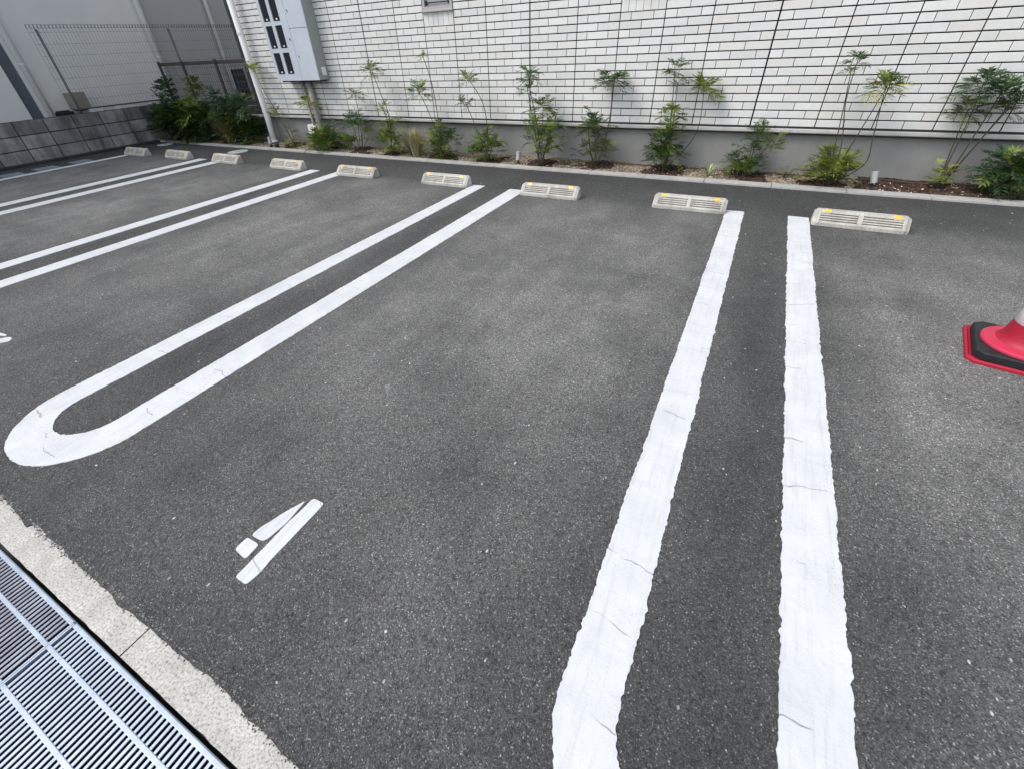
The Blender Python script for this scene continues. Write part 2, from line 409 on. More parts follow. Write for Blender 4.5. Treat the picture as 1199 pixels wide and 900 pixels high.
# ---------------------------------------------------------------- painted lines
def wob(x, y, s, amp): return amp * (.9 * noise.noise(Vector((x * 6, y * 6, s))) + .55 * noise.noise(Vector((x * 31, y * 31, s))) + .7 * noise.noise(Vector((x * 95, y * 95, s))) + 1.1 * (.25 - abs(noise.noise(Vector((x * 13, y * 13, s + 4))))) + 1.6 * min(0, noise.noise(Vector((x * 55, y * 55, s + 7))) + .12))
def strip(path_in, path_out, z0, z1, amp, seed):
    """paint body between two matching polylines, its edges wandering a little"""
    m = MB(); A, B = [], []
    for k, (p, q) in enumerate(zip(path_in, path_out)):
        d = Vector((q[0] - p[0], q[1] - p[1])).normalized()
        a = wob(p[0], p[1], seed, amp); b = wob(q[0], q[1], seed + 9, amp)
        A.append((p[0] + d.x * a, p[1] + d.y * a)); B.append((q[0] + d.x * b, q[1] + d.y * b))
    for k in range(len(A) - 1):
        a, b, c, d = A[k], A[k + 1], B[k + 1], B[k]
        m.quad([(*a, z1), (*d, z1), (*c, z1), (*b, z1)])
        m.quad([(*a, z0), (*a, z1), (*b, z1), (*b, z0)]); m.quad([(*d, z0), (*c, z0), (*c, z1), (*d, z1)])
    for a, b in ((A[0], B[0]), (A[-1], B[-1])): m.quad([(*a, z0), (*b, z0), (*b, z1), (*a, z1)])
    return m
def loop_line(name, label, xa, xb, xc, xd, ytop_l, ytop_r, yc, amp=.0028, seed=1):
    """hairpin: left leg between xa..xb, right leg between xc..xd, rounded at the street end"""
    step = .0065; pin, pout = [], []
    y = ytop_l
    while y > yc: pin.append((xb, y)); pout.append((xa, y)); y -= step
    ci, ri = ((xb + xc) / 2, (xc - xb) / 2); co, ro = ((xa + xd) / 2, (xd - xa) / 2)
    n_ = 130
    for k in range(n_ + 1):
        t = math.pi + math.pi * k / n_
        pin.append((ci + ri * math.cos(t), yc + ri * math.sin(t))); pout.append((co + ro * math.cos(t), yc + ro * math.sin(t)))
    y = yc + step
    while y < ytop_r: pin.append((xc, y)); pout.append((xd, y)); y += step
    o = strip(pin, pout, .004, .0072, amp, seed).build('parking_line', M['paint'])
    return tag(o, label, 'parking line', 'white hairpin lines between the parking stalls')
loop_line('parking_line', 'wide white hairpin line with cracked wavy edges, nearest the cone', -.093, .049, .372, .521, 4.26, 4.27, .385, .0052, 3)
loop_line('parking_line', 'white hairpin line with its whole rounded end in view left of the painted mark', -2.646, -2.497, -2.180, -2.006, 4.29, 4.27, .41, .0036, 13)
loop_line('parking_line', 'third white hairpin line from the right, its two bars leaving at the left edge', -5.134, -4.972, -4.682, -4.517, 4.27, 4.27, .41, .0022, 23)
loop_line('parking_line', 'farthest white hairpin line, a thin close pair near the block wall', -7.575, -7.395, -7.135, -6.960, 4.29, 4.27, .41, .002, 33)
ys = [4.09 - .02 * k for k in range(200)]
o = strip([(-9.215, y) for y in ys], [(-9.345, y) for y in ys], .004, .0072, .002, 43).build('parking_line', M['paint'])
tag(o, 'single straight white line running beside the grey block wall', 'parking line')

# painted numeral "4" (stencilled: bar, wedge and block)
def blob(m, pts, z0=.004, z1=.0068, seed=0):
    # resample with rounded corners and slight wobble
    P = [Vector((p[0], p[1])) for p in pts]; n_ = len(P); out = []
    for k in range(n_):
        a, b, c = P[k - 1], P[k], P[(k + 1) % n_]
        r1 = min(.012, (a - b).length * .3); r2 = min(.012, (c - b).length * .3)
        s_, e = b + (a - b).normalized() * r1, b + (c - b).normalized() * r2
        for t in (0, .33, .66, 1): out.append(s_ * (1 - t) ** 2 + b * 2 * t * (1 - t) + e * t * t)
        nx = c + (b - c).normalized() * min(.012, (b - c).length * .3)
        L = (nx - e).length; q = int(L / .012)
        for t in range(1, q): out.append(e.lerp(nx, t / q))
    out = [(p.x + wob(p.x, p.y, seed, .0014), p.y + wob(p.y, p.x, seed + 5, .0014)) for p in out]
    m.prism(out, z0, z1, 'z')
def numeral(dx, label, fourth=True):
    g = thing('stall_number', label, 'painted number', (dx, 0, 0), 0, 'stencilled stall numbers on the asphalt')
    m = MB(); blob(m, [(-1.06, 0.186), (-1.008, 0.186), (-1.003, 0.24), (-1.008, 0.284), (-1.011, 0.5), (-1.063, 0.501), (-1.066, 0.377), (-1.061, 0.278)], seed=2); m.build('long_bar', M['paint'], g)
    m = MB(); blob(m, [(-1.079, 0.482), (-1.11, 0.414), (-1.134, 0.341), (-1.14, 0.304), (-1.089, 0.305), (-1.077, 0.323), (-1.071, 0.393)], seed=4); m.build('wedge', M['paint'], g)
    m = MB(); blob(m, [(-1.143, 0.246), (-1.144, 0.294), (-1.084, 0.292), (-1.083, 0.239)], seed=6); m.build('short_block', M['paint'], g)
    return g
numeral(0, 'small white stencilled numeral four in three pieces on the open asphalt')
g = thing('stall_number', 'tips of a white stencilled number cut off by the left edge', 'painted number', (0, 0, 0), 0, 'stencilled stall numbers on the asphalt')
m = MB(); blob(m, [(-3.83, .470), (-3.80, .505), (-3.617, .527), (-3.60, .515), (-3.70, .49)], seed=8); m.build('upper_stroke', M['paint'], g)
m = MB(); blob(m, [(-3.62, .42), (-3.56, .43), (-3.505, .500), (-3.535, .525), (-3.57, .52), (-3.63, .455)], seed=9); m.build('lower_stroke', M['paint'], g)


# loose grit and small pebbles on the lot
m = MB(); rnd = random.Random(77)
for k in range(420):
    x = rnd.uniform(-6, 2.6); y = rnd.uniform(.05, 5.0); s_ = rnd.uniform(.0015, .0042) * (1.5 if k % 23 == 0 else 1)
    v = rnd.choice([.12, .3, .45, .6]); i = len(m.v); n_ = 6; a0 = rnd.uniform(0, 3)
    for ring, (rr, zz) in enumerate(((1, 0), (.8, .6))):
        for q in range(n_):
            a = a0 + q * math.pi / 3; m.v.append((x + math.cos(a) * s_ * rr * rnd.uniform(.8, 1.2) * 1.3, y + math.sin(a) * s_ * rr, .004 + zz * s_))
    for q in range(n_): m.f.append((i + q, i + (q + 1) % n_, i + n_ + (q + 1) % n_, i + n_ + q)); m.c.append((v, v, v * .95)); m.mi.append(0)
    m.f.append(tuple(i + n_ + q for q in range(n_))); m.c.append((v, v, v * .95)); m.mi.append(0)
struct(m.build('loose_grit', M['chips']), 'stuff')
PLANTS = [
    ('shrub', -9.883, 5.457, [
        (-10.02, 0.192, 0.363, 26, 0, []),
        (-9.325, 0.28, 0.381, 28, 0, []),
        (-9.032, 0.191, 0.315, 24, 0, []),
        (-9.651, 0.371, 0.288, 20, 0, []),
        (-9.067, 0.449, 0.278, 18, 1, []),
        (-9.914, 0.79, 0.22, 14, 3, [(-9.89, 0.506)]),
        (-8.996, 0.8, 0.195, 12, 1, [(-9.215, 0.554)]),
        (-9.819, 0.589, 0.191, 10, 3, []),
        (-8.708, 0.362, 0.214, 14, 0, []),
    ]),
    ('shrub', -8.325, 5.500, [
        (-7.994, 0.279, 0.327, 26, 1, []),
        (-8.033, 0.472, 0.264, 20, 3, []),
        (-7.686, 0.6, 0.228, 16, 3, []),
        (-8.286, 0.646, 0.176, 12, 3, [(-8.244, 0.43)]),
        (-7.729, 0.156, 0.208, 20, 0, []),
        (-8.328, 0.231, 0.213, 14, 1, []),
        (-8.542, 0.682, 0.163, 9, 3, [(-8.435, 0.427)]),
    ]),
    ('lean', -6.749, 5.441, [
        (-7.126, 1.062, 0.145, 12, 2, [(-6.886, 0.4), (-7.084, 0.784)]),
        (-7.068, 0.516, 0.11, 8, 2, [(-6.907, 0.278)]),
        (-6.78, 0.082, 0.155, 10, 2, []),
        (-6.825, 0.28, 0.111, 5, 1, []),
        (-6.614, 0.051, 0.098, 6, 2, []),
    ]),
    ('mahonia', -5.894, 5.300, [
        (-6.076, 0.644, 0.165, 12, 2, [(-6.036, 0.321)]),
        (-5.948, 0.138, 0.237, 26, 1, []),
        (-5.719, 0.216, 0.168, 14, 0, []),
        (-6.137, 0.082, 0.147, 10, 1, []),
        (-5.685, 0.442, 0.101, 5, 0, []),
    ]),
    ('mahonia', -5.272, 5.397, [
        (-5.204, 0.742, 0.132, 9, 4, [(-5.19, 0.439), (-5.193, 0.629)]),
        (-5.394, 0.424, 0.163, 12, 3, []),
        (-5.212, 0.471, 0.124, 10, 3, []),
        (-5.142, 0.331, 0.125, 9, 1, []),
        (-5.456, 0.14, 0.142, 10, 1, []),
        (-5.076, 0.222, 0.088, 6, 2, []),
    ]),
    ('mahonia', -4.617, 5.320, [
        (-4.745, 1.006, 0.135, 13, 1, [(-4.568, 0.461), (-4.653, 0.759)]),
        (-4.636, 0.602, 0.105, 9, 2, [(-4.548, 0.358)]),
        (-4.571, 0.389, 0.154, 13, 1, []),
        (-4.699, 0.247, 0.157, 14, 1, []),
        (-4.468, 0.255, 0.155, 12, 1, []),
        (-4.54, 0.145, 0.133, 12, 2, []),
    ]),
    ('mahonia', -3.738, 5.300, [
        (-3.872, 1.154, 0.073, 9, 2, [(-3.735, 0.432), (-3.773, 0.851)]),
        (-3.983, 0.779, 0.142, 15, 1, [(-3.743, 0.383)]),
        (-3.689, 0.384, 0.145, 15, 1, []),
        (-3.836, 0.229, 0.149, 16, 2, []),
        (-3.596, 0.288, 0.145, 14, 3, []),
        (-3.755, 0.129, 0.161, 18, 1, []),
    ]),
    ('mahonia', -3.039, 5.300, [
        (-3.22, 0.906, 0.122, 13, 2, [(-2.999, 0.403), (-3.051, 0.673)]),
        (-3.28, 0.672, 0.105, 10, 4, [(-3.135, 0.38)]),
        (-3.042, 0.307, 0.15, 16, 1, []),
        (-3.154, 0.156, 0.154, 18, 1, []),
        (-2.937, 0.234, 0.15, 14, 1, []),
    ]),
    ('mahonia', -2.283, 5.300, [
        (-2.429, 0.936, 0.123, 15, 0, [(-2.32, 0.421), (-2.408, 0.76)]),
        (-2.461, 0.801, 0.116, 7, 0, []),
        (-2.28, 0.611, 0.156, 14, 1, []),
        (-2.32, 0.456, 0.14, 14, 1, []),
        (-2.147, 0.382, 0.129, 13, 1, []),
        (-2.408, 0.329, 0.122, 10, 0, []),
        (-2.207, 0.227, 0.142, 10, 1, []),
        (-2.109, 0.529, 0.127, 8, 1, []),
    ]),
    ('mahonia', -1.630, 5.421, [
        (-1.525, 0.885, 0.153, 20, 0, [(-1.535, 0.296), (-1.505, 0.63)]),
        (-1.675, 0.505, 0.153, 15, 0, [(-1.649, 0.335)]),
        (-1.76, 0.444, 0.117, 9, 2, [(-1.753, 0.243)]),
        (-1.622, 0.266, 0.148, 12, 4, []),
        (-1.804, 0.223, 0.11, 6, 4, []),
        (-1.519, 0.235, 0.118, 7, 4, []),
    ]),
    ('mahonia', -0.832, 5.400, [
        (-0.911, 0.949, 0.11, 14, 0, [(-0.867, 0.676)]),
        (-0.856, 0.836, 0.077, 8, 0, []),
        (-0.856, 0.578, 0.133, 16, 1, []),
        (-0.866, 0.445, 0.126, 18, 1, []),
        (-0.894, 0.315, 0.138, 22, 0, []),
        (-0.918, 0.197, 0.131, 20, 0, []),
        (-0.806, 0.269, 0.11, 14, 0, []),
    ]),
    ('lean', -0.841, 5.500, [
        (-0.61, 0.783, 0.145, 20, 2, [(-0.654, 0.258), (-0.586, 0.454)]),
    ]),
    ('mahonia', -0.028, 5.414, [
        (-0.013, 0.466, 0.108, 13, 0, [(-0.008, 0.316)]),
        (0.125, 0.374, 0.108, 10, 1, [(0.051, 0.242)]),
        (-0.042, 0.299, 0.12, 14, 3, []),
        (-0.096, 0.155, 0.132, 20, 1, []),
        (-0.179, 0.231, 0.096, 9, 3, []),
        (0.028, 0.162, 0.104, 12, 3, []),
    ]),
    ('mahonia', 0.685, 5.300, [
        (0.664, 0.221, 0.151, 26, 2, []),
        (0.585, 0.157, 0.129, 18, 1, []),
        (0.769, 0.241, 0.118, 14, 2, []),
        (0.756, 0.153, 0.111, 14, 1, []),
        (0.615, 0.305, 0.11, 12, 1, []),
        (0.566, 0.998, 0.092, 15, 0, [(0.685, 0.329), (0.589, 0.695)]),
        (0.539, 0.928, 0.072, 7, 4, []),
        (0.821, 0.806, 0.135, 22, 5, [(0.902, 0.198), (0.883, 0.44)]),
        (0.849, 0.865, 0.077, 8, 0, []),
    ]),
    ('mahonia', 1.537, 5.451, [
        (1.472, 0.801, 0.15, 20, 3, [(1.524, 0.406)]),
        (1.477, 0.624, 0.127, 18, 4, [(1.497, 0.306)]),
        (1.601, 0.766, 0.135, 22, 3, [(1.59, 0.44)]),
        (1.691, 0.645, 0.109, 16, 4, [(1.623, 0.312)]),
        (1.529, 0.17, 0.098, 11, 2, []),
        (1.562, 0.2, 0.06, 6, 2, []),
        (1.727, 0.715, 0.108, 14, 3, [(1.644, 0.442)]),
    ]),
    ('fern', 2.003, 5.300, [
        (1.84, 0.287, 0.167, 22, 3, []),
        (1.946, 0.23, 0.166, 22, 0, []),
        (1.827, 0.156, 0.128, 10, 3, []),
        (1.944, 0.131, 0.141, 16, 0, []),
    ]),
]
TUFTS = [
    ('grass', -8.164, 5.334, 0.332, 0.399, 140, 2),
    ('grass', -4.188, 5.317, 0.168, 0.401, 110, 1),
    ('variegated', -0.378, 5.305, 0.135, 0.115, 26, 0),
    ('weed', -2.000, 5.406, 0.062, 0.057, 8, 0),
    ('weed', -0.660, 5.452, 0.047, 0.069, 8, 2),
    ('weed', 0.340, 5.500, 0.087, 0.079, 9, 1),
]
# kerb of the bed: small concrete blocks
m = MB(); x = -10.2; jx = [-2.215, -1.607, -.983, -.386, .228]
x = -2.215 - .61 * 14
while x < 6.5:
    m.box(x + .0025, x + .6075, 5.100, 5.225, -.1, .022); x += .61
struct(m.build('bed_kerb', M['kerb'], bevel=.004))
# soil sheet with mounds, dark bark round the plants, tan chips between
pc = [(p[1], p[2]) for p in PLANTS]
m = MB(); nx, ny = 620, 22; X0, X1, Y0, Y1 = -10.2, 6.0, 5.225, 5.66
def sz(x, y): return .012 + .022 * (y - 5.225) / .4 + .018 * noise.noise(Vector((x * 3.1, y * 3, 1))) + .012 * noise.noise(Vector((x * 14, y * 14, 2))) + .006 * noise.noise(Vector((x * 40, y * 40, 4)))
def scol(x, y):
    d = min(math.hypot(x - a, (y - b) * .8) for a, b in pc)
    k = d + .14 * noise.noise(Vector((x * 5, y * 5, 8))) + .08 * noise.noise(Vector((x * 17, y * 17, 9)))
    base = (.035, .022, .017) if k < .19 else (.22, .18, .135)
    if .95 < x + .1 * noise.noise(Vector((x * 9, y * 9, 3))) < 1.5: base = (.045, .026, .02)
    if x > 1.5: base = (.09, .07, .055)
    v = .75 + .6 * noise.noise(Vector((x * 60, y * 60, 5)))
    return tuple(c * max(.4, v) for c in base)
for i in range(nx):
    for j in range(ny):
        xa, xb = X0 + (X1 - X0) * i / nx, X0 + (X1 - X0) * (i + 1) / nx
        ya, yb = Y0 + (Y1 - Y0) * j / ny, Y0 + (Y1 - Y0) * (j + 1) / ny
        m.quad([(xa, ya, sz(xa, ya)), (xb, ya, sz(xb, ya)), (xb, yb, sz(xb, yb)), (xa, yb, sz(xa, yb))], scol((xa + xb) / 2, (ya + yb) / 2))
struct(m.build('planting_bed', M['soil']))
m = MB(); rnd = random.Random(11)
for k in range(15000):
    x = rnd.uniform(-7.5, 3.2); y = rnd.uniform(5.232, 5.64)
    c = scol(x, y); dark = c[0] < .08
    white = (1.0 < x < 1.42 and y < 5.45 and rnd.random() < .10) or rnd.random() < .006
    if white: col = (.70, .68, .63); s_ = rnd.uniform(.007, .015)
    elif dark: q = rnd.uniform(.6, 2.2); col = (.05 * q, .03 * q, .022 * q); s_ = rnd.uniform(.006, .016)
    else: q = rnd.uniform(.45, 1.5); col = (.31 * q, .255 * q, .19 * q); s_ = rnd.uniform(.004, .013)
    a = rnd.uniform(0, 6.3); el = 1 if white else rnd.uniform(1, 2.4); z = sz(x, y) - .002
    ca, sa = math.cos(a), math.sin(a); t = rnd.uniform(-.3, .3) * s_
    i = len(m.v)
    P = [(ca * s_ * el, sa * s_ * el), (-sa * s_, ca * s_), (-ca * s_ * el, -sa * s_ * el), (sa * s_, -ca * s_)]
    m.v += [(x + p[0], y + p[1], z + (t if n_ % 2 else -t)) for n_, p in enumerate(P)] + [(x + t, y, z + s_ * rnd.uniform(.5, .9))]
    for f in ((0, 1, 4), (1, 2, 4), (2, 3, 4), (3, 0, 4)): m.f.append(tuple(i + q for q in f)); m.c.append(col); m.mi.append(0)
struct(m.build('bark_and_gravel', M['chips']), 'stuff')

# ================================================================ TILED BUILDING
B = thing('tiled_building', 'white brick-tiled building with grey rendered base behind the planted bed', 'building', (0, 5.6, 0))
Bo = (0, -5.6, 0)
def bp(mb, name, mat, parent=None, **k):
    o = mb.build(name, mat, parent or B, **k)
    if parent is None: o.location = Bo
    return o
YW = 5.6; ZB = .4529; DZ = .0694; U = .2215
# sections: (x0, x1, type)  two = 2 modules, L/Rr = 2.5 modules (mirrored about the heavy joint between them)
secs = []; x = -7.42
xs = [(-7.42, 'R'), (-6.865, '2'), (-6.42, '2'), (-5.98, '2'), (-5.54, 'L'), (-4.985, 'R'), (-4.431, '2'), (-3.99, '2'), (-3.553, '2'), (-3.116, 'L'), (-2.562, 'R'), (-2.009, '2'), (-1.554, '2'), (-1.111, '2'), (-.669, 'L'), (-.112, 'R'), (.447, '2'), (.899, '2'), (1.339, '2'), (1.782, 'L'), (2.337, 'R'), (2.89, '2'), (3.333, '2'), (3.776, '2'), (4.219, 'L'), (4.774, 'R'), (5.33, '2'), (5.773, 'end')]
pat = {'2': ([.5, 1, .5], [1, 1]), 'L': ([.5, 1, 1], [1, 1, .5]), 'R': ([1, 1, .5], [.5, 1, 1])}
NR = 42; rnd = random.Random(3); m = MB()
def tilebox(m, x0, x1, z0, z1, col, y=YW):
    b = .0022; yo = y + rnd.uniform(-.0006, .0006); t = rnd.uniform(-.0008, .0008)
    A = [(x0, yo + .003, z0), (x1, yo + .003, z0), (x1, yo + .003, z1), (x0, yo + .003, z1)]
    C = [(x0 + b, yo + t, z0 + b), (x1 - b, yo - t, z0 + b), (x1 - b, yo - t, z1 - b), (x0 + b, yo + t, z1 - b)]
    D = [(p[0], y + .014, p[2]) for p in A]
    m.quad(C, col)
    for k in range(4):
        q = (k + 1) % 4; m.quad([A[k], A[q], C[q], C[k]], col); m.quad([D[k], D[q], A[q], A[k]], col)
def tcol():
    g = rnd.choice([(.71, .72, .705), (.745, .75, .735), (.675, .685, .67), (.72, .715, .685), (.76, .77, .755), (.71, .725, .715)]); v = rnd.uniform(.98, 1.02)
    return tuple(c * v for c in g)
heavy = {-.112, -2.562, -4.985, -7.42, 2.337, 4.774}
wins = {-3.99: (14, 16, 28), -1.554: (14, 16, 28)}
for (x0, ty), (x1, ty2) in zip(xs, xs[1:]):
    g0 = .0065 if x0 in heavy else .0042; g1 = .0065 if x1 in heavy else .0042
    for r in range(NR):
        if x0 in wins:
            s0, w0, w1 = wins[x0]
            if s0 <= r < w1: continue
        P = pat[ty][0 if r % 2 else 1]; u = (x1 - x0) / sum(P); x = x0
        z0, z1 = ZB + r * DZ + .0048, ZB + (r + 1) * DZ - .0042
        for k, wd_ in enumerate(P):
            a, b = x + (g0 if k == 0 else 0.0024), x + wd_ * u - (g1 if k == len(P) - 1 else 0.0024)
            tilebox(m, a, b, z0, z1, tcol()); x += wd_ * u
    if x0 in wins:                                                # soldier course under each window
        s0, w0, w1 = wins[x0]; n_ = 6; u = (x1 - x0 - .006) / n_
        for k in range(n_): tilebox(m, x0 + .003 + k * u + .001, x0 + .003 + (k + 1) * u - .001, ZB + s0 * DZ + .003, ZB + w0 * DZ - .003, tcol())
bp(m, 'tile_cladding', M['tile'])
m = MB()
m.box(-7.425, 5.775, YW + .006, YW + .06, ZB - .003, ZB + 14 * DZ)
m.box(-7.425, -3.99, YW + .006, YW + .06, ZB + 14 * DZ, ZB + NR * DZ); m.box(-3.553, -1.554, YW + .006, YW + .06, ZB + 14 * DZ, ZB + NR * DZ); m.box(-1.111, 5.775, YW + .006, YW + .06, ZB + 14 * DZ, ZB + NR * DZ)
for a, b in ((-3.99, -3.553), (-1.554, -1.111)):
    m.box(a, b, YW + .006, YW + .06, ZB + 14 * DZ, ZB + 16 * DZ); m.box(a, b, YW + .006, YW + .06, ZB + 28 * DZ, ZB + NR * DZ)
bp(m, 'wall', M['joint'])
m = MB(); m.box(-7.42, 5.77, YW + .062, YW + 4, .0, ZB + NR * DZ - .02)
bp(m, 'side_wall', M['plaster'])
m = MB(); m.box(-7.44, 5.79, YW - .03, YW + 4.02, ZB + NR * DZ, ZB + NR * DZ + .12); bp(m, 'parapet', M['trim'], bevel=.01)
m = MB(); m.box(-7.40, 5.77, YW + .048, YW + .0615, -.15, ZB - .012); bp(m, 'foundation', M['foundation'])
m = MB(); x = -7.43
for k in range(7):
    x1 = min(x + 2.0, 5.775); m.prism([(YW + .05, ZB - .012), (YW - .008, ZB - .014), (YW - .016, ZB - .020), (YW - .018, ZB - .044), (YW - .008, ZB - .052), (YW + .05, ZB - .052)], x + .001, x1 - .001); x = x1
bp(m, 'drip_trim', M['trim'])
m = MB(); m.box(-7.425, 5.775, YW + .004, YW + .0475, ZB - .066, ZB + .001); bp(m, 'drip_shadow_strip', M['trim_dark'])  # dark strip painting the shadow lines above and below the drip trim
for k, a in enumerate((-3.99, -1.554)):                           # windows
    x0, x1 = a + .01, a + .435; z0, z1 = ZB + 16 * DZ + .004, ZB + 28 * DZ - .006
    m = MB(); m.box(x0, x1, YW - .012, YW + .05, z0, z0 + .045); m.box(x0, x1, YW - .012, YW + .05, z1 - .04, z1)
    m.box(x0, x0 + .035, YW - .010, YW + .05, z0 + .045, z1 - .04); m.box(x1 - .035, x1, YW - .010, YW + .05, z0 + .045, z1 - .04)
    m.box(x0 - .008, x1 + .008, YW - .03, YW + .01, z0 - .006, z0 + .012)
    f = bp(m, 'window', M['alu'], bevel=.002)
    m = MB(); m.box(x0 + .035, x1 - .035, YW + .02, YW + .03, z0 + .045, z1 - .04); m.build('pane', M['frost'], f)
    m = MB(); m.box(x0 + .05, x1 - .05, YW - .004, YW + .004, z0 + .075, z0 + .085); m.box(x0 + .05, x0 + .058, YW - .006, YW + .02, z0 + .06, z0 + .1); m.box(x1 - .058, x1 - .05, YW - .006, YW + .02, z0 + .06, z0 + .1)
    m.build('handle', M['dark'], f)
# downspout
m = MB(); m.tube([(-7.30, 5.50, 3.3), (-7.30, 5.50, .40), (-7.305, 5.49, .05)], .046, 16); sp = bp(m, 'downspout', M['white'], smooth=True)
for z, rr in ((.48, .052), (.05, .062), (1.5, .052), (2.6, .052)):
    m = MB(); m.tube([(-7.30, 5.50 if z > .1 else 5.492, z), (-7.30, 5.50 if z > .1 else 5.492, z + .024)], rr, 16); m.build('collar', M['pipe'], sp)

# ---------------------------------------------------------------- meter cabinet on the wall
D = .20; yf = YW - D
C = thing('meter_cabinet', 'pale blue-grey steel meter cabinet hung on the tiled wall left', 'meter cabinet', (-6.2, YW, .9))
Co = (6.2, -YW, -.9)
def cp(mb, name, mat, parent=None, **k):
    o = mb.build(name, mat, parent or C, **k)
    if parent is None: o.location = Co
    return o
cx0, cx1, cz0, cz1 = -6.645, -5.778, .915, 2.75
m = MB(); m.box(cx0, cx1, yf + .012, YW - .001, cz0, cz1); cp(m, 'body', M['cabinet_shaded'], bevel=.003)
m = MB(); m.box(cx0 + .05, cx1 - .05, yf + .03, YW - .02, cz0 - .018, cz0 + .002); cp(m, 'base_plate', M['dark'])
# left front panel with meter windows, cut round the openings
wr = [(1.005, 1.245), (1.311, 1.552), (1.613, 1.855), (1.915, 2.157), (2.217, 2.459)]; wc = [(-6.577, -6.460), (-6.380, -6.263)]
px0, px1 = cx0, -6.124
m = MB(); ya, yb = yf, yf + .012
m.box(px0, wc[0][0], ya, yb, cz0, cz1); m.box(wc[0][1], wc[1][0], ya, yb, cz0, cz1); m.box(wc[1][1], px1, ya, yb, cz0, cz1)
for (a, b) in wc:
    z = cz0
    for (p, q) in wr: m.box(a, b, ya, yb, z, p); z = q
    m.box(a, b, ya, yb, z, cz1)
cp(m, 'front_panel', M['cabinet'])
m = MB(); m.box(px1 - .02, cx1 - .004, yb - .001, yb + .004, cz0 + .004, cz1 - .01); cp(m, 'door_seam_shade', M['dark'])  # dark backing strip that paints shade into the door seams
for (a, b) in wc:
    for (p, q) in wr:
        m = MB(); m.box(a - .002, b + .002, ya + .006, ya + .010, p - .002, q + .002); wn = cp(m, 'meter_window', M['glass'])
        m = MB(); t = .006
        m.box(a - t, b + t, ya - .003, ya - .0005, p - t, p); m.box(a - t, b + t, ya - .003, ya - .0005, q, q + t); m.box(a - t, a, ya - .003, ya - .0005, p, q); m.box(b, b + t, ya - .003, ya - .0005, p, q)
        m.build('gasket', M['dark'], wn)
        m = MB(); xm = (a + b) / 2; m.box(xm - .014, xm + .014, ya + .001, ya + .0055, p + .006, p + .024); m.build('seal_tag', M['white'], wn, bevel=.003)
for z0_, z1_ in ((cz0, 1.511), (1.516, 2.13), (2.135, cz1)):
    m = MB(); m.box(px1 + .006, cx1, ya - .002, yb, z0_, z1_); d = cp(m, 'door', M['cabinet'], bevel=.002)
for (lx, lz) in ((-6.079, 1.705), (-6.165, 1.401), (-6.075, 1.2), (-6.079, 2.3)):
    m = MB(); m.tube([(lx, ya + .002, lz), (lx, ya - .006, lz)], .014, 14); m.box(lx - .004, lx + .004, ya - .012, ya - .004, lz - .012, lz + .012); cp(m, 'lock', M['spot'])
m = MB(); m.box(cx1 - .001, cx1 + .022, 5.475, 5.545, .965, 1.065); cp(m, 'side_socket', M['white'], bevel=.006)
# conduits from the cabinet down to the soil
def pipe_thing(label, pts, r, mat, cat='conduit'):
    base = pts[-1]; g = thing('conduit', label, cat, base, 0, 'conduits under the meter cabinet')
    m = MB(); m.tube([(p[0] - base[0], p[1] - base[1], p[2] - base[2]) for p in pts], r, 12); m.build('pipe', mat, g, smooth=True)
    for t in (.3, .55):
        m = MB(); a = Vector(pts[0]).lerp(Vector(pts[1]), t) - Vector(base); m.tube([a, a + Vector((0, 0, -.02))], r + .005, 12); m.build('clamp', M['spot'], g)
    return g
pipe_thing('thick pale conduit running down from the meter cabinet to the soil', [(-6.165, 5.535, .90), (-6.165, 5.535, .30), (-6.16, 5.52, .02)], .042, M['tape'])
pipe_thing('thin pale conduit beside the thicker one under the meter cabinet', [(-6.325, 5.56, .90), (-6.325, 5.56, .32), (-6.32, 5.55, .02)], .020, M['tape'])
g = thing('junction_box', 'small white junction box on the grey base below the meter cabinet', 'junction box', (-6.34, 5.57, .2))
m = MB(); m.prism([(-.07, .0), (.06, -.01), (.075, .10), (-.055, .13)], -.08, .07, 'y'); m.build('box', M['white'], g, bevel=.006)
m = MB(); m.tube([(0.0, 0, .0), (0.02, 0.0, -.17)], .02, 10); m.build('stub_pipe', M['pipe'], g)

# ================================================================ LOW WALL AND LOW FENCE at the bed's far end
g = thing('low_wall', 'low grey rendered wall with a pale edge behind the far bushes', 'wall', (-8.8, 5.7, 0))
m = MB(); m.box(-1.4, 1.36, -.04, .07, -.1, .385); m.build('wall', M['foundation'], g)
m = MB(); m.box(-1.4, 1.36, -.05, .08, .386, .412); m.build('coping', M['trim'], g, bevel=.003)
g = thing('low_fence', 'low dark mesh fence with broad top rail behind the far bushes', 'fence', (-8.9, 5.9, .40))
def wires(m, a, b, z0, z1, dx, dz, r, axis='x', c=0):
    t = a
    while t <= b:
        if axis == 'x': m.box(t - r, t + r, c - r, c + r, z0, z1)
        else: m.box(c - r, c + r, t - r, t + r, z0, z1)
        t += dx
    z = z0
    while z <= z1 + .001:
        if axis == 'x': m.box(a, b, c + r, c + 3 * r, z - r, z + r)
        else: m.box(c + r, c + 3 * r, a, b, z - r, z + r)
        z += dz
m = MB(); wires(m, -1.5, 1.6, .05, .74, .05, .11, .0018); m.build('mesh_panel', M['fence_dark'], g)
m = MB(); m.box(-1.52, 1.62, -.012, .012, .745, .80); m.build('top_rail', M['fence_dark'], g, bevel=.004)
for x in (-1.50, -.77, .20, 1.3):
    m = MB(); m.box(x - .02, x + .02, -.045, -.008, -.3, .815); m.build('post', M['fence_dark'], g)
for z in (.0, .07, .14):
    m = MB(); m.box(-1.52, 1.62, -.02, -.002, z, z + .055); m.build('bottom_board', M['fence_dark'], g)

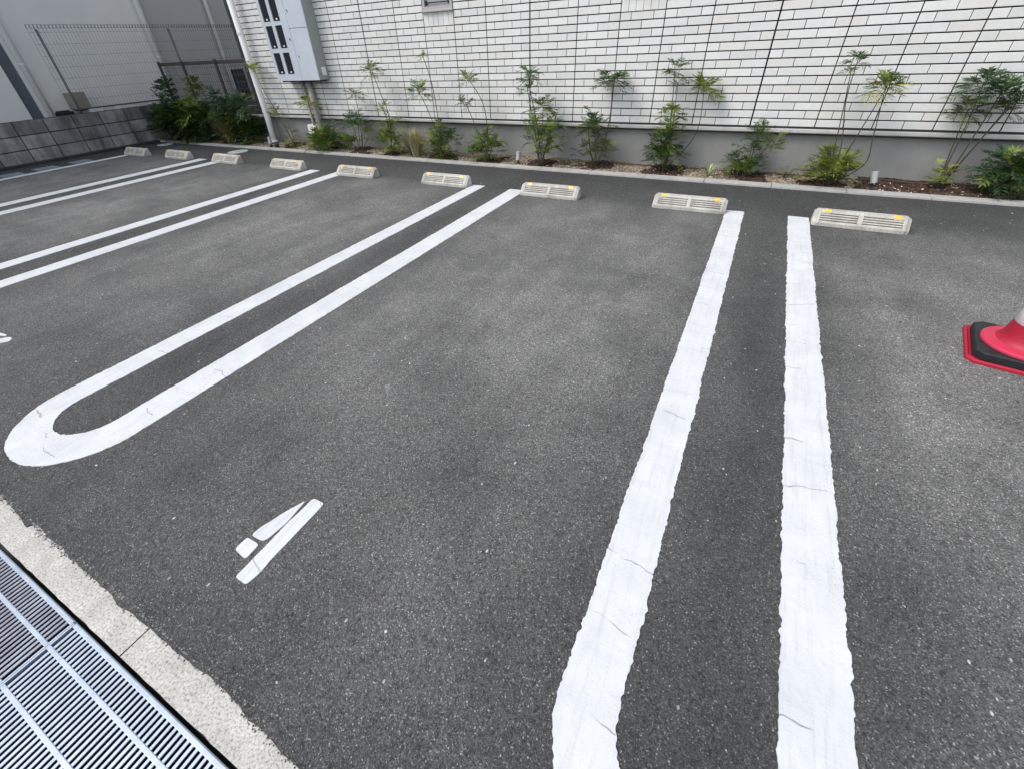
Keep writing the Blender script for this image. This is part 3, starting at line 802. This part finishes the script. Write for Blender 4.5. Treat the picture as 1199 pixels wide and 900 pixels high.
# ================================================================ BLOCK WALL AND TALL MESH FENCE
g = thing('block_wall', 'stained dark grey concrete block retaining wall along the left side', 'wall', (-10.2, 2, 0))
m = MB(); rnd = random.Random(8); XW = 0
for r in range(3):
    y = -8 + (.0 if r % 1 == 0 else .2)
    while y < 3.6:
        b = .004; z0, z1 = .015 + r * .19 + (0 if r else .0), .015 + (r + 1) * .19
        j = rnd.uniform(-.002, .002); tn = rnd.choice([.8, .9, 1.0, 1.15, 1.3]) * (.8 if r == 2 else 1); tn = (tn, tn, tn * 1.03)
        A = [(j - .012, y + .005, z0 + .005), (j - .012, y + .395, z0 + .005), (j - .012, y + .395, z1 - .005), (j - .012, y + .005, z1 - .005)]
        Cc = [(j, y + .009, z0 + .009), (j, y + .391, z0 + .009), (j, y + .391, z1 - .009), (j, y + .009, z1 - .009)]
        m.quad(Cc, tn)
        for k in range(4): q = (k + 1) % 4; m.quad([A[k], A[q], Cc[q], Cc[k]], tn)
        y += .4
m.build('block_face', M['block_tinted'], g)
m = MB(); m.box(-.13, -.011, -8, 3.6, -.1, .583); m.build('mortar_core', M['channel'], g)
m = MB(); m.box(-.0, .14, -8, 3.1, -.1, .035); m.build('footing', M['channel'], g)
for y in (2.42, 2.80, 3.18, 3.54):
    m = MB(); m.box(-.05, -.004, y - .11, y + .09, .586, .632); m.build('lit_gap_block', M['block_lit_gap'], g, bevel=.003)  # pale blocks standing in for lit gaps under the fence
m = MB(); m.box(-.12, -.03, 2.12, 3.62, .634, .652); m.build('bottom_rail', M['fence_dark'], g)
g = thing('mesh_fence', 'tall thin grey wire mesh fence standing on the block wall', 'fence', (-10.32, 4.1, .60))
m = MB(); wires(m, 0, 4.0, .02, 1.12, .05, .15, .0016, 'y'); m.build('mesh_panel', M['fence'], g)
m = MB()
for z in (1.12, 1.16): m.box(-.003, .003, 0, 4.0, z, z + .005)
for k in range(81): m.box(-.012, .012, k * .05 - .0015, k * .05 + .0015, 1.12, 1.165)
m.build('folded_top_edge', M['fence'], g)
for y in (.12, 2.18):
    m = MB(); m.tube([(-.03, y, -.5), (-.03, y, 1.11)], .019, 10); m.build('post', M['fence'], g, smooth=True)

# ================================================================ LEFT BUILDING
g = thing('plastered_building', 'plain grey plastered building behind the block wall, with pale pipes', 'building', (-11, 1, 0))
m = MB(); m.box(-6, 0, -9, 2.76, -.1, 6.5); m.box(-6, 0, 2.94, 5.27, -.1, 6.5); m.build('wall', M['plaster'], g)
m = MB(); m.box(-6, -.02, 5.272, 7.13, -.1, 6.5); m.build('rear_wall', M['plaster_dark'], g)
m = MB(); m.box(-6, -.05, 2.761, 2.939, -.1, 6.5); m.build('recessed_strip', M['slate'], g)  # dark blue-grey strip set back between the two wall parts
for y, r in ((3.02, .045), (5.24, .05), (6.64, .035)):
    m = MB(); m.tube([(.06, y, 6.4), (.06, y, .1)], r, 14); pp = m.build('downpipe', M['pipe'], g, smooth=True)
    for z in (1.28, 2.6, 4.2):
        m = MB(); m.tube([(.06, y, z), (.06, y, z + .012)], r + .005, 14); m.build('collar', M['white'], pp)
m = MB(); m.box(.0, .03, 6.70, 7.02, .50, 1.0); w_ = m.build('louvre_window', M['glass'], g)
m = MB()
for k in range(3): m.box(.03, .045, 6.70, 7.02, .62 + k * .13, .63 + k * .13)
for k in range(5): m.box(.03, .042, 6.70 + k * .078, 6.71 + k * .078, .5, 1.0)
m.build('louvre_bars', M['slate'], w_)
g = thing('wall_vent_box', 'small beige box with a dark mouth at the foot of the mesh fence', 'vent box', (-10.93, 4.48, .62))
m = MB(); m.prism([(-.12, .0), (.12, .0), (.12, .24), (-.12, .24)], -.07, .16, 'x', ); m.build('hood', M['beige'], g, bevel=.006)
m = MB(); m.box(.02, .15, -.08, .08, -.035, .001); m.build('mouth', M['dark'], g)
g = thing('pipe_bracket', 'small black bracket on the plaster wall beside the leftmost pale pipe', 'bracket', (-10.94, 4.22, .56))
m = MB(); m.box(-.06, .06, -.12, .12, -.02, .03); m.box(-.06, -.03, -.10, .10, .03, .05); m.build('plate', M['dark'], g, bevel=.004)
g = thing('back_building', 'dark narrow wall seen in the gap beside the white downspout', 'building', (-11, 10.2, 0))
m = MB(); m.box(-8, 3.7, 0, 2, -.1, 6); m.build('wall', M['slate'], g)

# ---------------------------------------------------------------- covers set in the ground
def lid(cx, cy, r, label):
    g = thing('inspection_cover', label, 'cover', (cx, cy, .004), 0, 'round covers behind the wheel stops')
    m = MB(); m.lathe([(r, 0), (r, .005), (r - .012, .006), (r - .014, .003), (r - .02, .003), (r - .022, .007), (0.0001, .008)], seg=36); m.build('disc', M['lid'], g)
    m = MB(); m.box(-.05, .05, -.006, .006, .008, .0095); m.build('lift_slot', M['dark'], g)
lid(-7.43, 4.85, .155, 'round pale inspection cover beside the third wheel stop, close to the bed')
lid(-9.62, 4.94, .13, 'farthest round pale cover in the corner by the block wall')
for k, (a, b, lb) in enumerate(((2.50, 2.76, 'nearest'), (2.92, 3.20, 'middle'), (3.40, 3.66, 'farthest'))):
    g = thing('drain_cover', '%s of three flat blue-grey drain covers beside the block wall' % lb, 'drain cover', (-9.53, (a + b) / 2, .004), 0, 'drain covers beside the block wall')
    h = (b - a) / 2
    m = MB(); m.box(-.14, .14, -h, h, 0, .005); m.build('plate', M['lid_blue'], g)
    m = MB()
    for q in range(5): m.box(-.11 + q * .05, -.098 + q * .05, -h + .03, h - .03, .005, .0075)
    m.build('ribs', M['lid_blue'], g)

# ================================================================ WHEEL STOPS
def wheel_stop(label):
    t = thing('wheel_stop', label, 'wheel stop', (0, 0, 0), 0, 'concrete wheel stops')
    L = .60; h = L / 2
    ang = math.atan2(.072, .068)
    def face(u):  # point on the sloping face, u from 0 (low) to 1 (high)
        return (.006 + .068 * u, .030 + .072 * u)
    # end blocks, centre rib and the solid core; slots are real gaps in the sloping face
    core = [(.0, 0), (.0, .026), (.012, .028), (.070, .088), (.078, .099), (.118, .099), (.135, .0)]
    outer = [(.0, 0), (.0, .028), (.006, .034), (.072, .1025), (.120, .1025), (.142, .0)]
    m = MB()
    for a, b in ((-h + .022, -h + .045), (-.016, .016), (h - .045, h - .022)): m.prism(outer, a, b)
    small = [(.012, 0), (.012, .022), (.018, .028), (.074, .086), (.112, .086), (.130, .0)]
    for xa, xb in ((-h, -h + .022), (h, h - .022)):             # chamfered ends
        i = len(m.v); m.v += [(xa, *p) for p in small] + [(xb, *p) for p in outer]; n6 = 6
        fs = [tuple(range(i, i + n6)) if xa > 0 else tuple(range(i, i + n6))[::-1]] + [(i + k, i + (k + 1) % n6, i + n6 + (k + 1) % n6, i + n6 + k) for k in range(n6)]
        for f in fs: m.f.append(f if xa < 0 else f[::-1]); m.c.append(None); m.mi.append(0)
    m.prism([(.022, .0), (.022, .016), (.074, .064), (.118, .070), (.134, .0)], -h + .045, -.016); m.prism([(.022, .0), (.022, .016), (.074, .064), (.118, .070), (.134, .0)], .016, h - .045)
    def bar(u0, u1, a, b):
        (y0, z0), (y1, z1) = face(u0), face(u1)
        m.prism([(y0, z0), (y1, z1), (y1 + .014, z1 - .012), (y0 + .014, z0 - .012)], a, b)
    for a, b in ((-h + .045, -.016), (.016, h - .045)):
        m.prism([(.0, 0), (.0, .028), (.006, .034), (.018, .030), (.018, 0)], a, b)
        bar(.0, .13, a, b); bar(.20, .32, a, b); bar(.39, .51, a, b); bar(.58, .70, a, b)
        s_ = 1 if a > 0 else -1
        ea, eb = (a, b - .06) if a > 0 else (a + .06, b)           # top slot is shorter, beside the reflector
        bar(.72, 1.0, *( (b - .06, b) if a > 0 else (a, a + .06)))
        bar(.77, 1.0, ea, eb)
        m.prism([(.074, .1022), (.120, .1025), (.13, .06), (.10, .06)], a, b)
    o = m.build('block', M['stop'], t, bevel=.003)
    for s_ in (-1, 1):
        m = MB(); xc = s_ * (h - .085)
        m.prism([(.060, .090), (.070, .103), (.078, .1065), (.086, .1065), (.090, .1015), (.074, .098)], xc - .024, xc + .024)
        m.build('reflector', M['amber'], t, bevel=.003)
    return t
stops = [(-9.08, 4.105, .01, 'wheel stop at the end of the single line, farthest one by the block wall'),
         (-8.00, 4.155, -.02, 'wheel stop left of the far pair of lines, second from the block wall'),
         (-6.83, 4.175, -.01, 'wheel stop just right of the far line pair, in front of the round cover'),
         (-5.53, 4.170, .01, 'wheel stop touching the upper line of the second pair, below the meter cabinet'),
         (-4.265, 4.145, .02, 'wheel stop at the right end of the second line pair, beside the lower bar'),
         (-2.955, 4.145, .02, 'wheel stop at the left of the rounded hairpin line, before the tall grass tuft'),
         (-1.69, 4.095, .03, 'wheel stop touching the right bar of the rounded hairpin, below the small grey spotlight'),
         (-.393, 4.125, .03, 'greyish wheel stop touching the left bar of the nearest hairpin line'),
         (.828, 4.085, .045, 'large weathered wheel stop right of the nearest hairpin, closest to the cone')]
st0 = wheel_stop(stops[8][3])
st0.location = (stops[8][0], stops[8][1], .004); st0.rotation_euler = (0, 0, -.02)
for (x, y, rz, lb) in stops[:8]: dup(st0, (x, y, .004), rz * .6 - .01, lb)

# ================================================================ TRAFFIC CONE
g = thing('traffic_cone', 'red traffic cone with black rubber weight, cut off by the right edge', 'traffic cone', (1.302, 2.518, .004), R(-11))
def rsq(h, c, z): return [(-h + c, -h, z), (h - c, -h, z), (h, -h + c, z), (h, h - c, z), (h - c, h, z), (-h + c, h, z), (-h, h - c, z), (-h, -h + c, z)]
def slab(m, rings):
    i0 = len(m.v); n_ = len(rings[0])
    for r in rings: m.v += r
    for k in range(len(rings) - 1):
        for q in range(n_): m.f.append((i0 + k * n_ + q, i0 + k * n_ + (q + 1) % n_, i0 + (k + 1) * n_ + (q + 1) % n_, i0 + (k + 1) * n_ + q)); m.c.append(None); m.mi.append(0)
    m.f.append(tuple(i0 + (len(rings) - 1) * n_ + q for q in range(n_))); m.c.append(None); m.mi.append(0)
m = MB(); slab(m, [rsq(.190, .03, 0), rsq(.190, .03, .012), rsq(.183, .03, .018), rsq(.176, .03, .012)]); m.build('base_plate', M['red'], g, bevel=.002)
m = MB(); slab(m, [rsq(.166, .030, .010), rsq(.170, .030, .014), rsq(.170, .030, .046), rsq(.166, .030, .051)]); m.build('rubber_weight', M['rubber'], g, bevel=.003)
m = MB(); m.lathe([(.10, .046), (.150, .046), (.156, .052), (.155, .060), (.150, .064), (.112, .072)], seg=64); m.build('flange', M['pink'], g)
prof = [(.112, .0715), (.104, .080), (.098, .094)]
m = MB(); m.lathe(prof + [(.098 - (z - .09) * .118, z) for z in (.12, .2, .3, .4, .5, .6, .68)] + [(.026, .69), (.0001, .692)], seg=48); m.build('cone_body', M['red'], g, smooth=True)
for z0_, z1_ in ((.160, .31), (.42, .56)):
    m = MB(); rr = lambda z: .098 - (z - .09) * .118 + .0015
    m.lathe([(rr(z0_) - .002, z0_), (rr(z0_), z0_ + .001), (rr(z1_), z1_), (rr(z1_) - .002, z1_ + .001)], seg=48); m.build('reflective_band', M['reflective'], g, smooth=True)

# ================================================================ GARDEN SPOTLIGHTS
def spotlight(x, y, tilt, label):
    g = thing('garden_spotlight', label, 'spotlight', (x, y, .02), 0, 'spotlights in the planting bed')
    a = Vector((math.sin(tilt) * .35, .15, 1)).normalized(); c = Vector((0, 0, .085))
    m = MB(); m.tube([c - a * .045, c + a * .048], [.027, .029], 18); m.build('lamp_head', M['spot'], g, smooth=False)
    m = MB(); m.tube([c + a * .0485, c + a * .051], .024, 18); m.build('lens', M['bulb'], g)
    m = MB(); m.tube([(0, 0, -.03), (0, 0, .05)], .010, 10); m.lathe([(.034, -.01), (.034, .006), (.012, .018)], seg=16); m.build('stake', M['rubber'], g)
spotlight(-2.585, 5.30, .1, 'small grey cylinder spotlight in the bed above the rounded hairpin')
spotlight(1.03, 5.33, -.75, 'pale cylinder spotlight in dark soil right of the low yellow-green shrub')
spotlight(-7.16, 5.30, -.1, 'small white spotlight at the foot of the white downspout')
m = MB(); m.lathe([(.035, 0), (.035, .05), (.02, .06), (.0001, .06)], seg=14)
o = m.build('drain_plug', M['rubber'], loc=(-6.98, 5.265, .01)); tag(o, 'small black cap on the kerb beside the white spotlight', 'drain plug')

# ================================================================ PLANTS
TONE = {0: (.046, .095, .020), 1: (.130, .190, .028), 2: (.22, .26, .045), 3: (.065, .125, .055), 4: (.105, .115, .045), 5: (.50, .50, .10)}
def leaf(m, o, d, L, tone, rnd, wide=1.0, dim=1.0):
    """one pinnate leaf from point o in direction d, drooping, with narrow paired leaflets"""
    d = d.normalized(); side = d.cross(Vector((0, 0, 1)))
    if side.length < .1: side = Vector((rnd.uniform(-1, 1), rnd.uniform(-1, 1), 0))
    side.normalize(); droop = rnd.uniform(.25, .75); n_ = 8
    pts = [o + d * (L * t) + Vector((0, 0, -1)) * (droop * L * t * t * .6) for t in [k / n_ for k in range(n_ + 1)]]
    v = rnd.uniform(.55, 1.5) * dim; c0 = tuple(c * v for c in TONE[tone])
    for k in range(n_):
        a, b = pts[k], pts[k + 1]; i = len(m.v)
        w = .0016
        m.quad([a - side * w, a + side * w, b + side * w, b - side * w], tuple(c * .9 for c in c0))
        if k < 2: continue
        for s_ in (-1, 1):
            ll = L * (.42 if k < n_ - 1 else .32) * (1.0 - .25 * abs(k / n_ - .55)) * rnd.uniform(.8, 1.15)
            ax = (d * rnd.uniform(.55, .85) + side * s_ * rnd.uniform(.75, 1.0) + Vector((0, 0, rnd.uniform(-.35, .2)))).normalized()
            up = ax.cross(d); up = up.normalized() if up.length > .01 else Vector((0, 0, 1))
            wd_ = ax.cross(up).normalized() * ll * .085 * wide
            f = tuple(c * rnd.uniform(.8, 1.25) for c in c0)
            mid = b + ax * ll * .45; tip = b + ax * ll + Vector((0, 0, -.12 * ll))
            m.quad([b, mid + wd_, tip, mid - wd_], f)
    # end leaflet
    ax = (pts[-1] - pts[-2]).normalized(); ll = L * .28; wd_ = side * ll * .085 * wide
    m.quad([pts[-1], pts[-1] + ax * ll * .45 + wd_, pts[-1] + ax * ll, pts[-1] + ax * ll * .45 - wd_], c0)
def bez(pts, n_=10):
    P = [Vector(p) for p in pts]
    if len(P) == 2: P = [P[0], P[0].lerp(P[1], .5) + Vector((.01, 0, .02)), P[1]]
    out = []
    for k in range(n_ + 1):
        t = k / n_; Q = P[:]
        while len(Q) > 1: Q = [Q[i].lerp(Q[i + 1], t) for i in range(len(Q) - 1)]
        out.append(Q[0])
    return out
def plant(kind, bx, by, W, label, seed):
    rnd = random.Random(seed)
    name = {'shrub': 'dense_shrub', 'mahonia': 'leafy_shrub', 'lean': 'leaning_shrub', 'fern': 'leafy_shrub'}[kind]
    g = thing(name, label, 'shrub', (bx, by, .01), 0, 'shrubs in the planting bed')
    st, fo = MB(), MB()
    for (x, z, r, n_, tone, via) in W:
        dy = rnd.uniform(-.04, .05) if kind != 'shrub' else rnd.uniform(-.10, .12)
        top = Vector((x - bx, dy, z)); low = z < .25
        b0 = Vector((rnd.uniform(-.02, .02), rnd.uniform(-.02, .02), 0))
        ctl = [b0] + [Vector((vx - bx, dy * .6, vz)) for vx, vz in via] + [top]
        if len(via) == 2:      # pass near the via points rather than bezier-averaging them away
            P = ctl; path = []
            for k in range(len(P) - 1):
                p0, p1, p2, p3 = P[max(k - 1, 0)], P[k], P[k + 1], P[min(k + 2, len(P) - 1)]
                for q in range(5):
                    t = q / 5; path.append(.5 * ((2 * p1) + (p2 - p0) * t + (2 * p0 - 5 * p1 + 4 * p2 - p3) * t * t + (3 * p1 - p0 - 3 * p2 + p3) * t ** 3))
            path.append(top)
        else: path = bez(ctl)
        st.tube(path, [.0058 - .0025 * k / (len(path) - 1) for k in range(len(path))], 6)
        N_ = int(n_ * (2.6 if kind == 'shrub' else (2.4 if z < .55 else 1.9)))
        for k in range(N_):
            az = 2 * math.pi * (k / N_) * 2.618 + rnd.uniform(-.3, .3)
            el = rnd.uniform(-.25, 1.15) if not low else rnd.uniform(.0, 1.3)
            d = Vector((math.cos(az) * math.cos(el), math.sin(az) * math.cos(el) * .75, math.sin(el)))
            L = r * rnd.uniform(.75, 1.3)
            tn = tone
            if tone == 5: tn = 5 if (k % 5 < 2 and d.y < .2) else 1
            elif rnd.random() < .12: tn = rnd.choice([0, 1, 2, 3])
            o_ = top + Vector((rnd.gauss(0, .012), rnd.gauss(0, .01), rnd.uniform(-.05, .01)))
            if kind != 'shrub' and z < .55: o_ += Vector((rnd.gauss(0, .03), rnd.gauss(0, .025), rnd.uniform(-.10, .02)))
            if kind == 'shrub': o_ += Vector((rnd.gauss(0, .06), rnd.gauss(0, .05), rnd.gauss(0, .05)))
            # keep foliage off the wall
            if o_.y + by + d.y * L > YW - .01: d.y = -abs(d.y) * .6
            leaf(fo, o_, d, L, tn, rnd, 1.45 if kind in ('shrub', 'fern') else 1.0, .75 if kind == 'shrub' else 1.0)
    fo.build('foliage', M['leaf'], g); st.build('stem', M['stem'], g, smooth=True)
    return g
labels = ['dense dark green shrub in the far corner beside the block wall',
 'bushy blue-green shrub behind the far grass, left of the white downspout',
 'thin plant leaning across the white downspout with one high tuft of leaves',
 'dark shrub hugging the conduits below the meter cabinet, with a yellow-green top',
 'open shrub with a sparse brownish top, first one right of the conduits',
 'shrub with two small yellowish tufts on thin stems left of the tall dry grass',
 'shrub right of the tall dry grass with two tufts on stems reaching the window line',
 'round low shrub with two pale tufts on bent stems, left of the grey spotlight',
 'tall airy shrub just right of the grey spotlight, leaves at every height',
 'open shrub with one big dark flat tuft high on a straight stem',
 'dense upright green shrub with a dark tuft on top, behind the greyish wheel stop',
 'single stem bowing right from the dense upright shrub, carrying one wide light tuft',
 'small shrub leaning right between the striped grass and the low bushy yellow-green one',
 'low bushy yellow-green shrub with long bent stems, one tuft edged bright yellow',
 'leaning shrub of long bare stems with a wide feathery crown near the right edge',
 'low dark feathery shrub cut off by the right edge']
for k, (kind, bx, by, W) in enumerate(PLANTS): plant(kind, bx, by, W, labels[k], 100 + k)
# grasses and weeds
def blades(x, y, r, h, n_, cols, seed, wid, name, label, cat):
    rnd = random.Random(seed); g = thing(name, label, cat, (x, y, .015)); m = MB()
    for k in range(n_):
        az = rnd.uniform(0, 6.28); sp = rnd.uniform(.1, 1.0) ** .7; L = h * rnd.uniform(.75, 1.25)
        d = Vector((math.cos(az), math.sin(az) * .6, 0)); b = d * rnd.uniform(0, .25) * r; sd_ = d.cross(Vector((0, 0, 1))).normalized() * wid
        c = tuple(q * rnd.uniform(.7, 1.3) for q in rnd.choice(cols)); pts = []
        for q in range(6):
            t = q / 5; pts.append(b + d * (r * sp * t ** 1.5) + Vector((0, 0, L * (t - .42 * sp * t ** 3))))
        for q in range(5):
            w0, w1 = (1 - (q / 5) ** 2), (1 - ((q + 1) / 5) ** 2)
            m.quad([pts[q] - sd_ * w0, pts[q] + sd_ * w0, pts[q + 1] + sd_ * w1, pts[q + 1] - sd_ * w1], c)
    m.build('leaves', M['leaf'], g); return g
T = TUFTS
blades(-8.25, 5.32, .36, .42, 460, [(.20, .18, .08), (.13, .15, .05), (.28, .23, .11)], 1, .006, 'grass_tuft', 'brownish grass tuft in front of the blue-green far shrub', 'grass')
blades(-4.18, 5.31, .26, .38, 330, [(.42, .38, .22), (.26, .27, .11), (.52, .47, .31)], 2, .007, 'grass_tuft', 'tall dry straw-coloured grass tuft beside the wheel stop row', 'grass')
blades(-.378, 5.32, .15, .15, 34, [(.55, .56, .36), (.30, .38, .16), (.62, .62, .45)], 3, .006, 'striped_grass', 'small cream and green striped spider grass in the bed', 'grass')
def weed(x, y, r, h, n_, tone, label, seed):
    rnd = random.Random(seed); g = thing('weed', label, 'weed', (x, y, .015)); m, s_ = MB(), MB()
    for k in range(n_):
        az = rnd.uniform(0, 6.28); z = h * (k + 1) / n_; tip = Vector((math.cos(az) * r * .7, math.sin(az) * r * .5, z))
        s_.tube([(0, 0, 0), (tip.x * .4, tip.y * .4, z * .7), tuple(tip)], .0015, 5)
        d = Vector((math.cos(az), math.sin(az), rnd.uniform(-.2, .4))).normalized(); sd_ = d.cross(Vector((0, 0, 1))).normalized() * .011
        c = tuple(q * rnd.uniform(.8, 1.3) for q in TONE[tone]); L = .032
        m.quad([tip, tip + d * L * .4 + sd_, tip + d * L, tip + d * L * .4 - sd_], c)
        m.quad([tip, tip - d * L * .3 + sd_ * .8 + Vector((0, 0, .01)), tip - d * L * .7 + Vector((0, 0, .014)), tip - d * L * .3 - sd_ * .8 + Vector((0, 0, .01))], c)
    m.build('leaves', M['leaf'], g); s_.build('stem', M['stem'], g)
weed(-2.0, 5.41, .07, .07, 14, 4, 'tiny dull green weed between the airy shrub and the dark-topped one', 5)
weed(-.66, 5.40, .05, .08, 9, 2, 'tiny yellow-green weed right of the dense upright shrub', 6)
weed(.34, 5.45, .08, .10, 16, 1, 'small bright green weed left of the low yellow-green shrub', 7)
weed(-2.9, 5.34, .05, .05, 6, 2, 'tiny weed between the round low shrub and the grey spotlight', 8)
# drip hose lying along the bed
m = MB(); m.tube([(-1.9 + .12 * k, 5.56 + .012 * math.sin(k * 1.3), sz(-1.9 + .12 * k, 5.56) + .006) for k in range(34)], .007, 6)
tag(m.build('drip_hose', M['stem']), 'thin brown drip hose lying along the foot of the grey wall', 'hose')
for o in bpy.data.objects:
    if o.type == 'MESH' and o.parent is None and 'kind' not in o and 'label' not in o: o['kind'] = 'structure'
